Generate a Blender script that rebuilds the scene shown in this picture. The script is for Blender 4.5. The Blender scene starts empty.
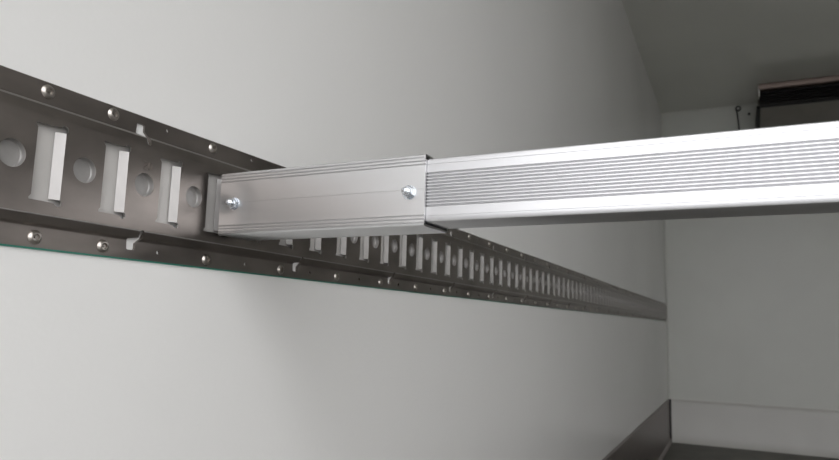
import bpy, bmesh, math, random
from mathutils import Vector, Matrix
random.seed(4)
S = bpy.context.scene
C = S.collection

# ------------------------------------------------------------------ camera
Z0 = 0.70                     # height of the lens above the truck floor
D = 0.40705                   # distance of the lens from the left wall
R = Matrix(((0.90123413, 0.03552711, 0.43187368),
            (0.43250222, -0.13541212, -0.89140641),
            (0.02681183, 0.9901522, -0.13740358)))
cam = bpy.data.cameras.new('camera')
cam.sensor_width = 36.0
cam.lens = 655.0 / 839.0 * 36.0
cam.clip_start = 0.01
cam.clip_end = 100
cam.dof.use_dof = True
cam.dof.focus_distance = 0.46
cam.dof.aperture_fstop = 18.0
co = bpy.data.objects.new('camera', cam)
C.objects.link(co)
co.matrix_world = Matrix.Translation((D, 0, Z0)) @ R.to_4x4()
S.camera = co

# ------------------------------------------------------------------ light
world = bpy.data.worlds.new('overcast_sky')
S.world = world
world.use_nodes = True
wn = world.node_tree
wn.nodes['Background'].inputs['Color'].default_value = (0.985, 0.985, 1.0, 1)
wn.nodes['Background'].inputs['Strength'].default_value = 3.0

S.view_settings.view_transform = 'Standard'
S.view_settings.look = 'None'
S.view_settings.gamma = 1.0
S.view_settings.use_curve_mapping = False
S.view_settings.exposure = 0.2

YB = 4.5                      # back wall
YD = -0.5                    # door opening behind the camera
W = 2.15                      # inner width
H = Z0 + 1.416                # ceiling height


# ------------------------------------------------------------------ materials
def mat(name, col, rough=0.5, metal=0.0, bump=None, var=None, aniso=0.0, spec=0.5):
    m = bpy.data.materials.new(name)
    m.use_nodes = True
    nt = m.node_tree
    b = nt.nodes['Principled BSDF']
    b.inputs['Base Color'].default_value = (*col, 1)
    b.inputs['Roughness'].default_value = rough
    b.inputs['Metallic'].default_value = metal
    b.inputs['Specular IOR Level'].default_value = spec
    b.inputs['Anisotropic'].default_value = aniso
    tc = nt.nodes.new('ShaderNodeTexCoord')
    if bump:
        kind, scale, strength, dist, stretch = bump
        mp = nt.nodes.new('ShaderNodeMapping')
        mp.inputs['Scale'].default_value = stretch
        nt.links.new(tc.outputs['Object'], mp.inputs['Vector'])
        if kind == 'noise':
            t = nt.nodes.new('ShaderNodeTexNoise')
            t.inputs['Scale'].default_value = scale
            t.inputs['Detail'].default_value = 4
            out = t.outputs['Fac']
        else:
            t = nt.nodes.new('ShaderNodeTexVoronoi')
            t.inputs['Scale'].default_value = scale
            out = t.outputs['Distance']
        nt.links.new(mp.outputs['Vector'], t.inputs['Vector'])
        bp = nt.nodes.new('ShaderNodeBump')
        bp.inputs['Strength'].default_value = strength
        bp.inputs['Distance'].default_value = dist
        nt.links.new(out, bp.inputs['Height'])
        nt.links.new(bp.outputs['Normal'], b.inputs['Normal'])
    if var:
        scale, amount, stretch, r0, r1 = var
        mp = nt.nodes.new('ShaderNodeMapping')
        mp.inputs['Scale'].default_value = stretch
        nt.links.new(tc.outputs['Object'], mp.inputs['Vector'])
        t = nt.nodes.new('ShaderNodeTexNoise')
        t.inputs['Scale'].default_value = scale
        t.inputs['Detail'].default_value = 6
        nt.links.new(mp.outputs['Vector'], t.inputs['Vector'])
        cr = nt.nodes.new('ShaderNodeValToRGB')
        cr.color_ramp.elements[0].position = 0.3
        cr.color_ramp.elements[1].position = 0.7
        cr.color_ramp.elements[0].color = (*[c * (1 - amount) for c in col], 1)
        cr.color_ramp.elements[1].color = (*[min(1, c * (1 + amount)) for c in col], 1)
        nt.links.new(t.outputs['Fac'], cr.inputs['Fac'])
        nt.links.new(cr.outputs['Color'], b.inputs['Base Color'])
        mr = nt.nodes.new('ShaderNodeMapRange')
        mr.inputs['To Min'].default_value = r0
        mr.inputs['To Max'].default_value = r1
        nt.links.new(t.outputs['Fac'], mr.inputs['Value'])
        nt.links.new(mr.outputs['Result'], b.inputs['Roughness'])
    return m


M = {
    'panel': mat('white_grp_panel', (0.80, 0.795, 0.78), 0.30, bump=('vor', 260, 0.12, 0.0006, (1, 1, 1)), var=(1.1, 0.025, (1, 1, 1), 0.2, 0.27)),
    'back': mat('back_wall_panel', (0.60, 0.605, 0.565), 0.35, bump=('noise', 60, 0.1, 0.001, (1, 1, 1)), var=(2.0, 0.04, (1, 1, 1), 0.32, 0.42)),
    'ceil': mat('ceiling_panel', (0.68, 0.68, 0.63), 0.12, bump=('noise', 30, 0.05, 0.001, (1, 1, 1)), var=(1.4, 0.04, (1, 1, 1), 0.09, 0.13), spec=0.8),
    'cove': mat('pale_cove', (0.62, 0.61, 0.58), 0.4, var=(3, 0.04, (1, 1, 1), 0.35, 0.5)),
    'floor': mat('grey_resin_floor', (0.14, 0.135, 0.12), 0.55, bump=('noise', 240, 0.5, 0.002, (1, 1, 1)), var=(8, 0.2, (1, 1, 1), 0.5, 0.65)),
    'kick': mat('brushed_kick_plate', (0.23, 0.20, 0.19), 0.38, 0.75, bump=('noise', 120, 0.08, 0.001, (1, 0.05, 3)), var=(6, 0.15, (1, 0.3, 2), 0.3, 0.45)),
    'ground': mat('asphalt_yard', (0.16, 0.16, 0.155), 0.9, bump=('noise', 90, 0.4, 0.01, (1, 1, 1))),
    'track': mat('galvanised_track', (0.23, 0.205, 0.188), 0.33, 0.9, bump=('noise', 160, 0.10, 0.0006, (1, 0.12, 1)), var=(26, 0.24, (1, 0.5, 1), 0.24, 0.42)),
    'edge_highlight': mat('painted_edge_highlight', (0.42, 0.40, 0.385), 0.3, 0.8),  # lighter track metal, a highlight put into the colour of folds and rims
    'lip': mat('bright_bent_lip', (0.40, 0.385, 0.375), 0.42, 0.3, var=(60, 0.08, (1, 1, 1), 0.3, 0.4)),
    'cup': mat('dull_dished_metal', (0.33, 0.32, 0.31), 0.5, 0.4, var=(60, 0.08, (1, 1, 1), 0.38, 0.5)),
    'backing': mat('pale_backing_metal', (0.60, 0.58, 0.56), 0.5, 0.25, var=(40, 0.06, (1, 1, 1), 0.45, 0.55)),
    'screw': mat('bright_screw_steel', (0.42, 0.39, 0.36), 0.28, 1.0),
    'zinc': mat('zinc_plated_steel', (0.62, 0.65, 0.69), 0.2, 1.0),
    'nylon': mat('pale_nylon_ring', (0.6, 0.64, 0.72), 0.35, 0.0),
    'alu': mat('brushed_aluminium_sleeve', (0.585, 0.585, 0.59), 0.27, 0.95, bump=('noise', 300, 0.03, 0.0002, (0.02, 1, 1)), var=(40, 0.03, (0.06, 1, 1), 0.25, 0.34)),
    'alu2': mat('extruded_aluminium_beam', (0.52, 0.52, 0.53), 0.34, 0.88, bump=('noise', 300, 0.03, 0.0002, (0.02, 1, 1)), var=(40, 0.03, (0.06, 1, 1), 0.33, 0.42)),
    'film': mat('green_edge_film', (0.03, 0.22, 0.16), 0.4),
    'black': mat('black_rubber', (0.012, 0.012, 0.012), 0.5),
    'grille': mat('black_grille', (0.012, 0.010, 0.011), 0.6),
    'strip': mat('copper_tinted_strip', (0.09, 0.068, 0.058), 0.4, 0.7, var=(12, 0.3, (0.4, 1, 1), 0.3, 0.45)),
    'casing': mat('dull_grey_casing', (0.24, 0.225, 0.20), 0.5, 0.2, var=(6, 0.12, (1, 1, 1), 0.45, 0.55)),
}


# ------------------------------------------------------------------ helpers
def tag(o, label=None, cat=None, group=None, kind=None):
    if label: o['label'] = label
    if cat: o['category'] = cat
    if group: o['group'] = group
    if kind: o['kind'] = kind
    return o


def empty(name, loc):
    o = bpy.data.objects.new(name, None)
    o.location = loc
    o.empty_display_size = 0.02
    C.objects.link(o)
    return o


def link(name, bm, m, parent=None, sharp=35, loc=None):
    bmesh.ops.recalc_face_normals(bm, faces=bm.faces[:])
    me = bpy.data.meshes.new(name)
    bm.to_mesh(me)
    bm.free()
    me.materials.append(m)
    if sharp is not None:
        for p in me.polygons:
            p.use_smooth = True
        me.set_sharp_from_angle(angle=math.radians(sharp))
    o = bpy.data.objects.new(name, me)
    if loc is not None:
        o.location = loc
        me.transform(Matrix.Translation(-Vector(loc)))
    C.objects.link(o)
    if parent:
        o.parent = parent
        o.matrix_parent_inverse = Matrix.Translation(-Vector(parent.location))
    return o


def box(bm, x0, x1, y0, y1, z0, z1, bev=0.0, seg=2):
    r = bmesh.ops.create_cube(bm, size=1.0)
    vs = r['verts']
    bmesh.ops.scale(bm, vec=(x1 - x0, y1 - y0, z1 - z0), verts=vs)
    bmesh.ops.translate(bm, vec=((x0 + x1) / 2, (y0 + y1) / 2, (z0 + z1) / 2), verts=vs)
    if bev > 0:
        es = list({e for v in vs for e in v.link_edges})
        bmesh.ops.bevel(bm, geom=es, offset=bev, segments=seg, affect='EDGES', profile=0.5)
    return bm


def prism(bm, pts, axis, a0, a1):
    """closed 2D outline extruded along an axis; pts are the other two coordinates"""
    def P(p, a):
        if axis == 'x': return (a, p[0], p[1])
        if axis == 'y': return (p[0], a, p[1])
        return (p[0], p[1], a)
    A = [bm.verts.new(P(p, a0)) for p in pts]
    B = [bm.verts.new(P(p, a1)) for p in pts]
    n = len(pts)
    for i in range(n):
        bm.faces.new((A[i], A[(i + 1) % n], B[(i + 1) % n], B[i]))
    bm.faces.new(A)
    bm.faces.new(B[::-1])
    return bm


def lathe(bm, prof, seg, mtx):
    """prof: (radius, height) along local z"""
    rings = []
    for r, h in prof:
        if r <= 1e-6:
            rings.append([bm.verts.new(mtx @ Vector((0, 0, h)))])
        else:
            rings.append([bm.verts.new(mtx @ Vector((r * math.cos(2 * math.pi * k / seg), r * math.sin(2 * math.pi * k / seg), h))) for k in range(seg)])
    for a, b in zip(rings, rings[1:]):
        for k in range(seg):
            k2 = (k + 1) % seg
            if len(a) == 1 and len(b) == 1: continue
            if len(a) == 1: bm.faces.new((a[0], b[k], b[k2]))
            elif len(b) == 1: bm.faces.new((a[k], a[k2], b[0]))
            else: bm.faces.new((a[k], a[k2], b[k2], b[k]))
    return bm


def tube(bm, pts, r, seg=10):
    pts = [Vector(p) for p in pts]
    rings = []
    up = Vector((0, 1, 0))
    for i, p in enumerate(pts):
        t = (pts[min(i + 1, len(pts) - 1)] - pts[max(i - 1, 0)]).normalized()
        a = t.cross(up).normalized()
        b = t.cross(a).normalized()
        rings.append([bm.verts.new(p + r * (math.cos(2 * math.pi * k / seg) * a + math.sin(2 * math.pi * k / seg) * b)) for k in range(seg)])
    for A, B in zip(rings, rings[1:]):
        for k in range(seg):
            bm.faces.new((A[k], A[(k + 1) % seg], B[(k + 1) % seg], B[k]))
    bm.faces.new(rings[0][::-1])
    bm.faces.new(rings[-1])
    return bm


def structure(name, bm, m, sharp=None):
    o = link(name, bm, m, None, sharp)
    o['kind'] = 'structure'
    return o


def evaluated(o):
    dg = bpy.context.evaluated_depsgraph_get()
    return bpy.data.meshes.new_from_object(o.evaluated_get(dg))


# ------------------------------------------------------------------ the truck body
T = 0.06
structure('floor', box(bmesh.new(), -T, W + T, YD, YB + T, -T, 0), M['floor'])
structure('ceiling', box(bmesh.new(), -T, W + T, YD, YB + T, H, H + T), M['ceil'])
structure('wall_left', box(bmesh.new(), -T, 0, YD, YB + T, 0, H), M['panel'])
structure('wall_right', box(bmesh.new(), W, W + T, YD, YB + T, 0, H), M['panel'])
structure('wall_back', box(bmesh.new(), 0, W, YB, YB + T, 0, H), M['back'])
structure('ground', box(bmesh.new(), -12, 14, -25, 12, -1.1, -1.0), M['ground'])

KH = Z0 - 0.4448              # height of kick plate and cove
# brushed kick plates along both side walls, with a small return at the floor
bm = prism(bmesh.new(), [(0, 0), (0.022, 0), (0.022, 0.004), (0.010, 0.016), (0.007, 0.030), (0.007, KH - 0.005), (0.001, KH), (0, KH)], 'y', YD, YB)
for v in bm.verts:
    if v.co.z > 0.1:
        v.co.z += 0.0082 * (YB - v.co.y)
structure('baseboard_left', bm, M['kick'], 30)
bm = prism(bmesh.new(), [(W, 0), (W - 0.022, 0), (W - 0.022, 0.004), (W - 0.010, 0.016), (W - 0.007, 0.030), (W - 0.007, KH - 0.002), (W - 0.005, KH), (W, KH)], 'y', YD, YB)
structure('baseboard_right', bm, M['kick'], 30)
# pale cove strip across the foot of the back wall
bm = prism(bmesh.new(), [(YB, 0), (YB - 0.045, 0), (YB - 0.030, 0.012), (YB - 0.022, 0.05), (YB - 0.018, KH - 0.03), (YB - 0.018, KH - 0.012), (YB - 0.006, KH + 0.002), (YB, KH + 0.002)], 'x', 0.018, W - 0.012)
structure('baseboard_back', bm, M['cove'], 40)
# dark sealant filling the corner between kick plate and cove
structure('trim_3', box(bmesh.new(), 0.0, 0.018, YB - 0.020, YB, 0.0, KH), M['black'])
# corner angle beside the back wall and joint sealant lines
bm = prism(bmesh.new(), [(0, YB), (0.010, YB), (0.008, YB - 0.006), (0, YB - 0.012)], 'z', KH, H)
structure('trim_1', bm, M['back'], 40)
bm = prism(bmesh.new(), [(YB, H), (YB - 0.010, H), (YB - 0.006, H - 0.005), (YB, H - 0.012)], 'x', 0.01, W)
structure('trim_2', bm, M['back'], 40)

# ------------------------------------------------------------------ the cargo track on the left wall
P = 0.0508
HF = 0.006                    # how far the track face stands off the wall
t = 0.0013


def rounded(profile, r=0.0009, n=4):
    out = [profile[0]]
    for a, b, c in zip(profile, profile[1:], profile[2:]):
        a, b, c = Vector(a), Vector(b), Vector(c)
        p0 = b + (a - b).normalized() * r
        p1 = b + (c - b).normalized() * r
        for k in range(n + 1):
            s = k / n
            out.append(tuple((1 - s) ** 2 * p0 + 2 * s * (1 - s) * b + s * s * p1))
    out.append(profile[-1])
    return out


front = rounded([(0.0022, 0.0401), (0.0022, 0.0541), (0.0040, 0.0553), (HF, 0.0612), (HF, 0.1262), (0.0042, 0.1338), (0.0022, 0.1349), (0.0022, 0.1497)])
back = rounded([(0.0002, 0.0401), (0.0002, 0.0556), (HF - t, 0.0620), (HF - t, 0.1256), (0.0002, 0.1334), (0.0002, 0.1497)])
outline = [(x, z + Z0) for x, z in front + back[::-1]]

Y0 = 0.285 - 8 * P            # near end of the first of the repeating lengths
SEG = 4 * P
NSEG = 24
bm = prism(bmesh.new(), outline, 'y', Y0, Y0 + SEG)
bmesh.ops.recalc_face_normals(bm, faces=bm.faces[:])
me = bpy.data.meshes.new('seg')
bm.to_mesh(me)
bm.free()
seg = bpy.data.objects.new('seg', me)
C.objects.link(seg)

cut = bmesh.new()
X0c, X1c = -0.01, 0.02


def hole(cy, cz, r, n=28):
    prism(cut, [(cy + r * math.cos(2 * math.pi * k / n), cz + r * math.sin(2 * math.pi * k / n)) for k in range(n)], 'x', X0c, X1c)


for k in range(4):
    b = Y0 + k * P
    hole(b + (0.2461 - 0.2342), Z0 + 0.0966, 0.0089)                      # round hole
    sy = b + (0.2608 - 0.2342)                                           # slot, near edge
    ey = sy + 0.0200
    z0, z1 = Z0 + 0.0701, Z0 + 0.1206
    pts = [(sy - 0.0012, z0), (sy + 0.010, z0)]
    pts += [(ey - 0.004, z0 - 0.0004), (ey - 0.003, z0 - 0.0016), (ey - 0.0008, z0 - 0.0022), (ey + 0.0012, z0 - 0.0012), (ey + 0.0014, z0 + 0.0012), (ey, z0 + 0.0030)]
    pts += [(ey, z1 - 0.0030), (ey + 0.0014, z1 - 0.0012), (ey + 0.0012, z1 + 0.0012), (ey - 0.0008, z1 + 0.0022), (ey - 0.003, z1 + 0.0016), (ey - 0.004, z1 + 0.0004)]
    pts += [(sy + 0.010, z1), (sy - 0.0012, z1), (sy - 0.0015, z1 - 0.0012), (sy, z1 - 0.0032), (sy, z0 + 0.0032), (sy - 0.0015, z0 + 0.0012)]
    prism(cut, pts, 'x', X0c, X1c)
# notch running from the flange through the fold (one above, one below, per length)
nb = Y0 + (0.3390 - 0.2850)
def mirror(pts): return [(y, 2 * (Z0 + 0.0949) - z) for y, z in pts][::-1]
notch = [(nb, Z0 + 0.1350), (nb + 0.0005, Z0 + 0.1425), (nb + 0.0015, Z0 + 0.1432), (nb + 0.0070, Z0 + 0.1432), (nb + 0.0080, Z0 + 0.1425),
         (nb + 0.0080, Z0 + 0.1380), (nb + 0.0128, Z0 + 0.1340), (nb + 0.0128, Z0 + 0.1292), (nb + 0.0118, Z0 + 0.1278), (nb + 0.0100, Z0 + 0.1278), (nb + 0.0090, Z0 + 0.1292), (nb + 0.0088, Z0 + 0.1335)]
prism(cut, notch, 'x', X0c, X1c)
prism(cut, mirror(notch), 'x', X0c, X1c)
for k in (1, 3):              # small empty fixing holes between the screws
    for zz in (0.1452, 0.0472):
        hole(Y0 + 0.0336 + k * P, Z0 + zz, 0.0017, 12)
bmesh.ops.recalc_face_normals(cut, faces=cut.faces[:])
cme = bpy.data.meshes.new('cut')
cut.to_mesh(cme)
cut.free()
cob = bpy.data.objects.new('cut', cme)
C.objects.link(cob)
md = seg.modifiers.new('b', 'BOOLEAN')
md.operation = 'DIFFERENCE'
md.solver = 'EXACT'
md.object = cob
bpy.context.view_layer.update()
rme = evaluated(seg)
bpy.data.objects.remove(seg)
bpy.data.objects.remove(cob)

plate = bmesh.new()
one = bmesh.new()
one.from_mesh(rme)
ends = [f for f in one.faces if abs(f.normal.y) > 0.99 and (abs(f.calc_center_median().y - Y0) < 1e-4 or abs(f.calc_center_median().y - Y0 - SEG) < 1e-4)]
bmesh.ops.delete(one, geom=ends, context='FACES')
one.to_mesh(rme)
one.free()
for i in range(NSEG):
    y_off = i * SEG
    n0 = len(plate.verts)
    plate.from_mesh(rme)
    plate.verts.ensure_lookup_table()
    for v in plate.verts[n0:]:
        v.co.y += y_off
bmesh.ops.remove_doubles(plate, verts=plate.verts[:], dist=1e-5)
# cut the last length off just short of the back wall
bmesh.ops.bisect_plane(plate, geom=plate.verts[:] + plate.edges[:] + plate.faces[:], plane_co=(0, YB - 0.013, 0), plane_no=(0, 1, 0), clear_outer=True)
edges = [e for e in plate.edges if e.is_boundary]
bmesh.ops.holes_fill(plate, edges=edges, sides=0)

track = empty('cargo_track', (0.0, 0.0, Z0 + 0.095))
tag(track, 'long dark grey slotted steel cargo track screwed along the white left wall', 'track')
tp = link('track_plate', plate, M['track'], track, 25)
tp.data.materials.append(M['edge_highlight'])
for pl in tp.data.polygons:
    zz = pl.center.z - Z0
    if pl.center.x > 0.0026 and (0.1325 < zz < 0.1352 or 0.0606 < zz < 0.0618) and abs(pl.normal.y) < 0.3 and pl.normal.x > 0:  # highlight along the folds, painted as a lighter metal
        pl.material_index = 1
    if 0.066 < zz < 0.124 and abs(pl.normal.x) < 0.2:      # rim highlight painted on the cut edges of slots and holes
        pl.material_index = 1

# bent lips inside the slots
def lip_bm(yb):
    ey = yb
    n = 8
    outer = []
    for k in range(n + 1):
        q = k / n
        outer.append((HF - 0.0001 - 0.0038 * (0.6 * q + 0.4 * q * q), ey - 0.0056 * (0.45 * q + 0.55 * q ** 1.6)))
    inner = [(max(x - 0.0009, 0.0003), y + 0.0011) for x, y in outer]
    bm = bmesh.new()
    prism(bm, outer + inner[::-1], 'z', Z0 + 0.0727, Z0 + 0.1180)
    return bm

# dished metal cups behind the round holes
def cup_bm(yc):
    bm = bmesh.new()
    lathe(bm, [(0.0092, HF - 0.0014), (0.0090, 0.0014), (0.0084, 0.0007), (0.0, 0.00065)], 28, Matrix.Translation((0, yc, Z0 + 0.0966)) @ Matrix.Rotation(math.pi / 2, 4, 'Y'))
    return bm

cup0 = None
k = 0
cb = Y0 + (0.2461 - 0.2342)
while cb + k * P < YB - 0.03:
    if cup0 is None:
        cup0 = link('dished_cup', cup_bm(cb), M['cup'], track, 25, (0, cb, Z0 + 0.0966))
    elif cb + k * P > 0.12:
        c = cup0.copy()
        c.location.y = cb + k * P
        C.objects.link(c)
    k += 1

lip0 = None
k = 0
base = Y0 + (0.2608 - 0.2342) + 0.0200
while base + k * P < YB - 0.03:
    if lip0 is None:
        lip0 = link('slot_lip', lip_bm(base), M['lip'], track, 50, (0, base, Z0 + 0.095))
    elif base + k * P > 0.12:
        c = lip0.copy()
        c.location.y = base + k * P
        C.objects.link(c)
    k += 1

# screws and their hex sockets
def screw_bm():
    m4 = Matrix.Rotation(math.pi / 2, 4, 'Y')
    bm = bmesh.new()
    R_ = 0.0036
    prof = [(0.0046, 0.0), (0.0048, 0.0003), (0.0045, 0.0009), (0.0040, 0.0015), (0.0032, 0.0021), (0.0025, 0.0023), (0.0022, 0.0022), (0.0020, 0.0007), (0.0009, 0.0006), (0.0007, 0.0016), (0.0, 0.0017)]
    lathe(bm, prof, 20, m4)
    return bm

zt, zb_ = Z0 + 0.1433, Z0 + 0.0466
s0 = None
i = 0
yy = 0.2673 - 1 * P
while yy < YB - 0.04:
    n_ = round((yy - 0.2673) / P)
    for z in (zt, zb_):
        if n_ == 0 or n_ % 2 == 1:
            oy = 0.0015 if z == zb_ else 0
            if s0 is None:
                s0 = link('screw', screw_bm(), M['screw'], track, 40)
                s0.location = (0.0021, yy + oy, z)
                tag(s0, 'bright round screw head with a hex socket')
            else:
                c = s0.copy()
                c.location = (0.0021, yy + oy, z)
                c.rotation_euler.x = random.uniform(0, 6)
                C.objects.link(c)
    yy += P

# stamped figures above the third round hole
def stamped(body, size, loc, depth=0.0004):
    cu = bpy.data.curves.new('stamp', 'FONT')
    cu.body = body
    cu.size = size
    cu.extrude = depth
    cu.align_x = 'CENTER'
    cu.align_y = 'CENTER'
    o = bpy.data.objects.new('stamp', cu)
    C.objects.link(o)
    o.matrix_world = Matrix.Translation(loc) @ Matrix(((0, 0, 1), (1, 0, 0), (0, 1, 0))).to_4x4()
    bpy.context.view_layer.update()
    me = evaluated(o)
    me.transform(o.matrix_world)
    bpy.data.objects.remove(o)
    me.materials.clear()
    me.materials.append(M['track'])
    r = bpy.data.objects.new('stamped_mark', me)
    C.objects.link(r)
    r.parent = track
    r.matrix_parent_inverse = Matrix.Translation(-Vector(track.location))
    tag(r, 'raised figures reading 20')

stamped('20', 0.0096, Vector((HF + 0.0001, 0.2478 + 2 * P, Z0 + 0.1115)))

# pale galvanised strip lying behind the slots
bm = box(bmesh.new(), 0.0001, 0.0005, Y0, YB - 0.02, Z0 + 0.0600, Z0 + 0.1300)
tag(link('backing_strip', bm, M['backing'], track, None), 'pale grey strip seen through the slots')

# thin green film showing under the lower edge of the track
bm = box(bmesh.new(), 0.0002, 0.0016, Y0, YB - 0.02, Z0 + 0.0390, Z0 + 0.0401)
f = link('edge_film', bm, M['film'], track, None)
tag(f, 'thin green film edge')

# ------------------------------------------------------------------ the aluminium load beam
YF = 0.4166                   # front face of the sleeve
YR = 0.4583                   # rear face
Zs0, Zs1 = Z0 + 0.0668, Z0 + 0.1191
beam = empty('load_beam', (0.02, (YF + YR) / 2, Z0 + 0.093))
beam.rotation_euler = (0, math.radians(-0.03), math.radians(-0.6))
tag(beam, 'silver aluminium load beam running across from the cargo track', 'beam')


def grooved(yf, z0, z1, grooves, yr, r=0.0012):
    """outline (y,z) of a box section with grooves cut in the front face (and rear face plain)"""
    pts = [(yf + r, z0), (yf + 0.35 * r, z0 + 0.35 * r), (yf, z0 + r)]
    for zc, w, dp in sorted(grooves):
        pts += [(yf, zc - w / 2), (yf + dp * 0.7, zc - w / 2 + w * 0.22), (yf + dp, zc), (yf + dp * 0.7, zc + w / 2 - w * 0.22), (yf, zc + w / 2)]
    pts += [(yf, z1 - r), (yf + 0.35 * r, z1 - 0.35 * r), (yf + r, z1)]
    pts += [(yr - r, z1), (yr, z1 - r), (yr, z0 + r), (yr - r, z0)]
    return pts


def hollow(bm, outer, inner, x0, x1):
    """tube with different outer and inner outlines, open ends closed by triangulated rims"""
    OA = [bm.verts.new((x0, *p)) for p in outer]
    OB = [bm.verts.new((x1, *p)) for p in outer]
    IA = [bm.verts.new((x0, *p)) for p in inner]
    IB = [bm.verts.new((x1, *p)) for p in inner]
    n, m = len(outer), len(inner)
    for i in range(n):
        bm.faces.new((OA[i], OB[i], OB[(i + 1) % n], OA[(i + 1) % n]))
    for i in range(m):
        bm.faces.new((IA[i], IA[(i + 1) % m], IB[(i + 1) % m], IB[i]))
    for O, I in ((OA, IA), (OB, IB)):
        es = [bm.edges.get((O[i], O[(i + 1) % n])) for i in range(n)] + [bm.edges.get((I[i], I[(i + 1) % m])) for i in range(m)]
        bmesh.ops.triangle_fill(bm, edges=es, use_beauty=True)
    return bm


def inner_rect(yf, yr, z0, z1):
    return [(yf, z0), (yf, z1), (yr, z1), (yr, z0)]


hs = Zs1 - Zs0
gs = []
for o in (0.0025, 0.0050, 0.0075):                                   # fine grooves along each edge
    gs += [(Zs0 + o, 0.0012, 0.0008), (Zs1 - o, 0.0012, 0.0008)]
gs += [((Zs0 + Zs1) / 2 + 0.0006, 0.0004, 0.00018)]
bm = bmesh.new()
hollow(bm, grooved(YF, Zs0, Zs1, gs, YR), inner_rect(YF + 0.0023, YR - 0.0016, Zs0 + 0.0016, Zs1 - 0.0016), 0.0178, 0.2097)
tag(link('end_sleeve', bm, M['alu'], beam, 30), 'smooth sleeve with three fine grooves along each edge')

YI = YF + 0.0029
Zi0, Zi1 = Z0 + 0.0697, Z0 + 0.1162
gi = [(Z0 + 0.10510 - 0.00235 * k, 0.0017, 0.0010) for k in range(11)] + [(Zi0 + 0.0045, 0.00035, 0.0002), (Zi1 - 0.0045, 0.00035, 0.0002)]
bm = bmesh.new()
hollow(bm, grooved(YI, Zi0, Zi1, gi, YR - 0.0018, 0.0015), inner_rect(YI + 0.0022, YR - 0.004, Zi0 + 0.002, Zi1 - 0.002), 0.06, W - 0.03)
tag(link('inner_beam', bm, M['alu2'], beam, 30), 'longer grooved section sliding into the sleeve')

# steel plate inside the sleeve that bears on the track
bm = bmesh.new()
box(bm, 0.0066, 0.0600, YF + 0.0240, YF + 0.0254, Zs0 + 0.006, Zs1 - 0.006, 0.0004)
tag(link('end_plate', bm, M['track'], beam, 35), 'dark steel end plate behind the sleeve tip')


def bolt(xc, zc, tilt):
    cy = YF
    m4 = Matrix.Translation((xc, cy, zc)) @ Matrix.Rotation(math.pi / 2, 4, 'X') @ Matrix.Rotation(tilt, 4, 'Z')
    # washer-faced hexagon nut
    bm = bmesh.new()
    lathe(bm, [(0.0, 0.0), (0.0054, 0.0), (0.0054, 0.0006), (0.0, 0.0006)], 24, m4)
    lathe(bm, [(0.0, 0.0005), (0.0046, 0.0005), (0.0049, 0.0009), (0.0049, 0.0030), (0.0044, 0.0035), (0.0, 0.0035)], 6, m4)
    nut = link('lock_nut', bm, M['zinc'], beam, 20, (xc, cy, zc))
    bm = bmesh.new()
    lathe(bm, [(0.0021, 0.0034), (0.0034, 0.0034), (0.0034, 0.0046), (0.0030, 0.0051), (0.0024, 0.0052), (0.0021, 0.0050)], 24, m4)
    n = link('collar', bm, M['zinc'], None, 40, (xc, cy, zc))
    n.parent = nut
    n.matrix_parent_inverse = Matrix.Translation(-Vector((xc, cy, zc)))
    bm = bmesh.new()
    prof = [(0.0, 0.0034)]
    h = 0.0036
    while h < 0.0078:
        prof += [(0.0021, h), (0.0024, h + 0.0002), (0.0021, h + 0.0004)]
        h += 0.0006
    prof += [(0.0017, h + 0.0002), (0.0012, h + 0.0004), (0.0, h + 0.0003)]
    lathe(bm, prof, 20, m4)
    s = link('threaded_stud', bm, M['zinc'], None, 30, (xc, cy, zc))
    s.parent = nut
    s.matrix_parent_inverse = Matrix.Translation(-Vector((xc, cy, zc)))


bolt(0.0334, Z0 + 0.0925, 0.2)
bolt(0.1974, Z0 + 0.0915, 0.5)

# ------------------------------------------------------------------ cooling unit under the ceiling at the far end
YU, XU = 4.13, 0.568
ZU = Z0 + 1.283
unit = empty('cooling_unit', ((XU + W) / 2, (YU + YB) / 2, H))
tag(unit, 'dark cooling unit hung under the ceiling against the far wall', 'cooling unit')
XE = W - 0.12
bm = prism(bmesh.new(), [(YU + 0.05, H - 0.001), (YU + 0.05, ZU + 0.02), (YU + 0.045, ZU), (YB - 0.002, ZU - 0.125), (YB - 0.002, H - 0.001)], 'x', XU + 0.006, XE)
tag(link('casing', bm, M['casing'], unit, 30), 'dull grey sloping underside')
bm = prism(bmesh.new(), [(YU, H - 0.0005), (YU, H - 0.030), (YU + 0.004, H - 0.038), (YU + 0.010, H - 0.042), (YU + 0.055, H - 0.042), (YU + 0.055, H - 0.0005)], 'x', XU, XE)
st = link('front_strip', bm, M['strip'], unit, 40)
tag(st, 'brown metal strip with small screws')
g = bmesh.new()
box(g, XU + 0.004, XE, YU + 0.03, YU + 0.052, ZU, H - 0.041)
for k in range(5):
    z = ZU + 0.006 + k * 0.016
    prism(g, [(YU + 0.006, z + 0.004), (YU + 0.031, z), (YU + 0.031, z + 0.005), (YU + 0.008, z + 0.010)], 'x', XU + 0.004, XE)
tag(link('air_grille', g, M['grille'], unit, 30), 'black louvred air grille')
bm = box(bmesh.new(), XU - 0.002, XU + 0.006, YU + 0.002, YU + 0.06, H - 0.075, H - 0.001, 0.001)
tag(link('end_bracket', bm, M['cove'], unit, 30), 'pale end bracket')
bm = prism(bmesh.new(), [(YU + 0.06, ZU + 0.02), (YU + 0.045, ZU - 0.006), (YB - 0.003, ZU - 0.135), (YB - 0.003, ZU + 0.02)], 'x', XU - 0.012, XU + 0.006)
tag(link('side_seal', bm, M['black'], unit, 30), 'black rubber seal down the left side')
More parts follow.
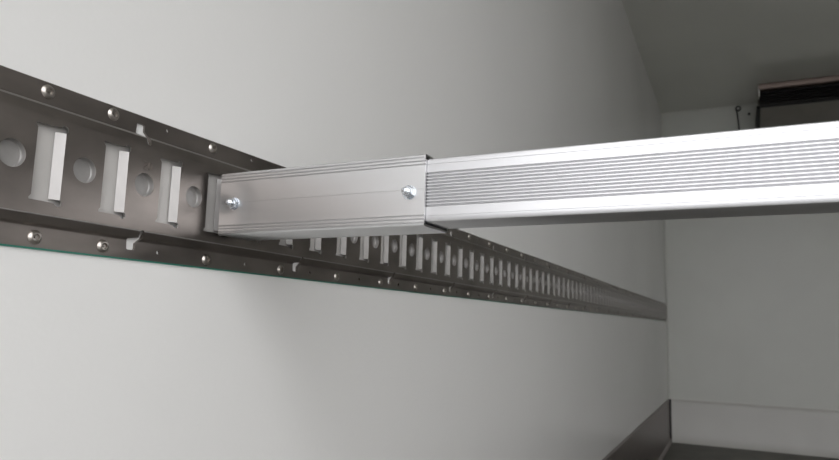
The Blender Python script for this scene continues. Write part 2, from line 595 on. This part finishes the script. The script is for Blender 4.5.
for x in (0.62, 0.80, 0.93, 1.2, 1.5, 1.8):
    m4 = Matrix.Translation((x, YU, H - 0.016)) @ Matrix.Rotation(math.pi / 2, 4, 'X')
    b_ = link('screw', lathe(bmesh.new(), [(0.006, 0.0), (0.006, 0.002), (0.004, 0.004), (0, 0.0045)], 14, m4), M['black'], None, 40)
    b_.parent = st
    b_.matrix_parent_inverse = Matrix.Translation(-Vector(unit.location)) 

# ------------------------------------------------------------------ sensor cable hanging from a ring on the far wall
xc, zc = 0.4618, Z0 + 1.396
cab = empty('sensor_cable', (xc, YB, zc))
tag(cab, 'black cable hanging from a small black ring high on the far wall', 'cable')
bm = bmesh.new()
pr = [(0.0085, 0.0), (0.0085, 0.010), (0.0105, 0.014), (0.0150, 0.014), (0.0175, 0.010), (0.0175, 0.0), (0.0085, 0.0)]
lathe(bm, pr, 24, Matrix.Translation((xc, YB - 0.001, zc - 0.002)) @ Matrix.Rotation(math.pi / 2, 4, 'X'))
link('ring', bm, M['black'], cab, 40)
pts = []
for k in range(30):
    s = k / 29
    pts.append((xc - 0.008 + 0.02 * s + 0.006 * math.sin(s * 5), YB - 0.008 - 0.004 * math.sin(s * 3), zc - 0.016 - 0.62 * s))
link('cord', tube(bmesh.new(), pts, 0.0042, 8), M['black'], cab, 60)
bm = bmesh.new()
lathe(bm, [(0.0, 0.0), (0.0084, 0.0), (0.0084, 0.006), (0.0, 0.006)], 20, Matrix.Translation((xc, YB, zc - 0.002)) @ Matrix.Rotation(math.pi / 2, 4, 'X'))
tag(link('ring_centre', bm, M['cove'], cab, 40), 'pale centre of the ring')

bm = bmesh.new()
lathe(bm, [(0.0, 0.0), (0.0085, 0.0), (0.0085, 0.002), (0.006, 0.005), (0.0, 0.006)], 16, Matrix.Translation((0.5223, YB + 0.0005, Z0 + 1.353)) @ Matrix.Rotation(math.pi / 2, 4, 'X'))
tag(link('wall_plug', bm, M['black'], None, 40, (0.5223, YB, Z0 + 1.353)), 'tiny black plug in the far wall between the cable and the cooling unit', 'plug')
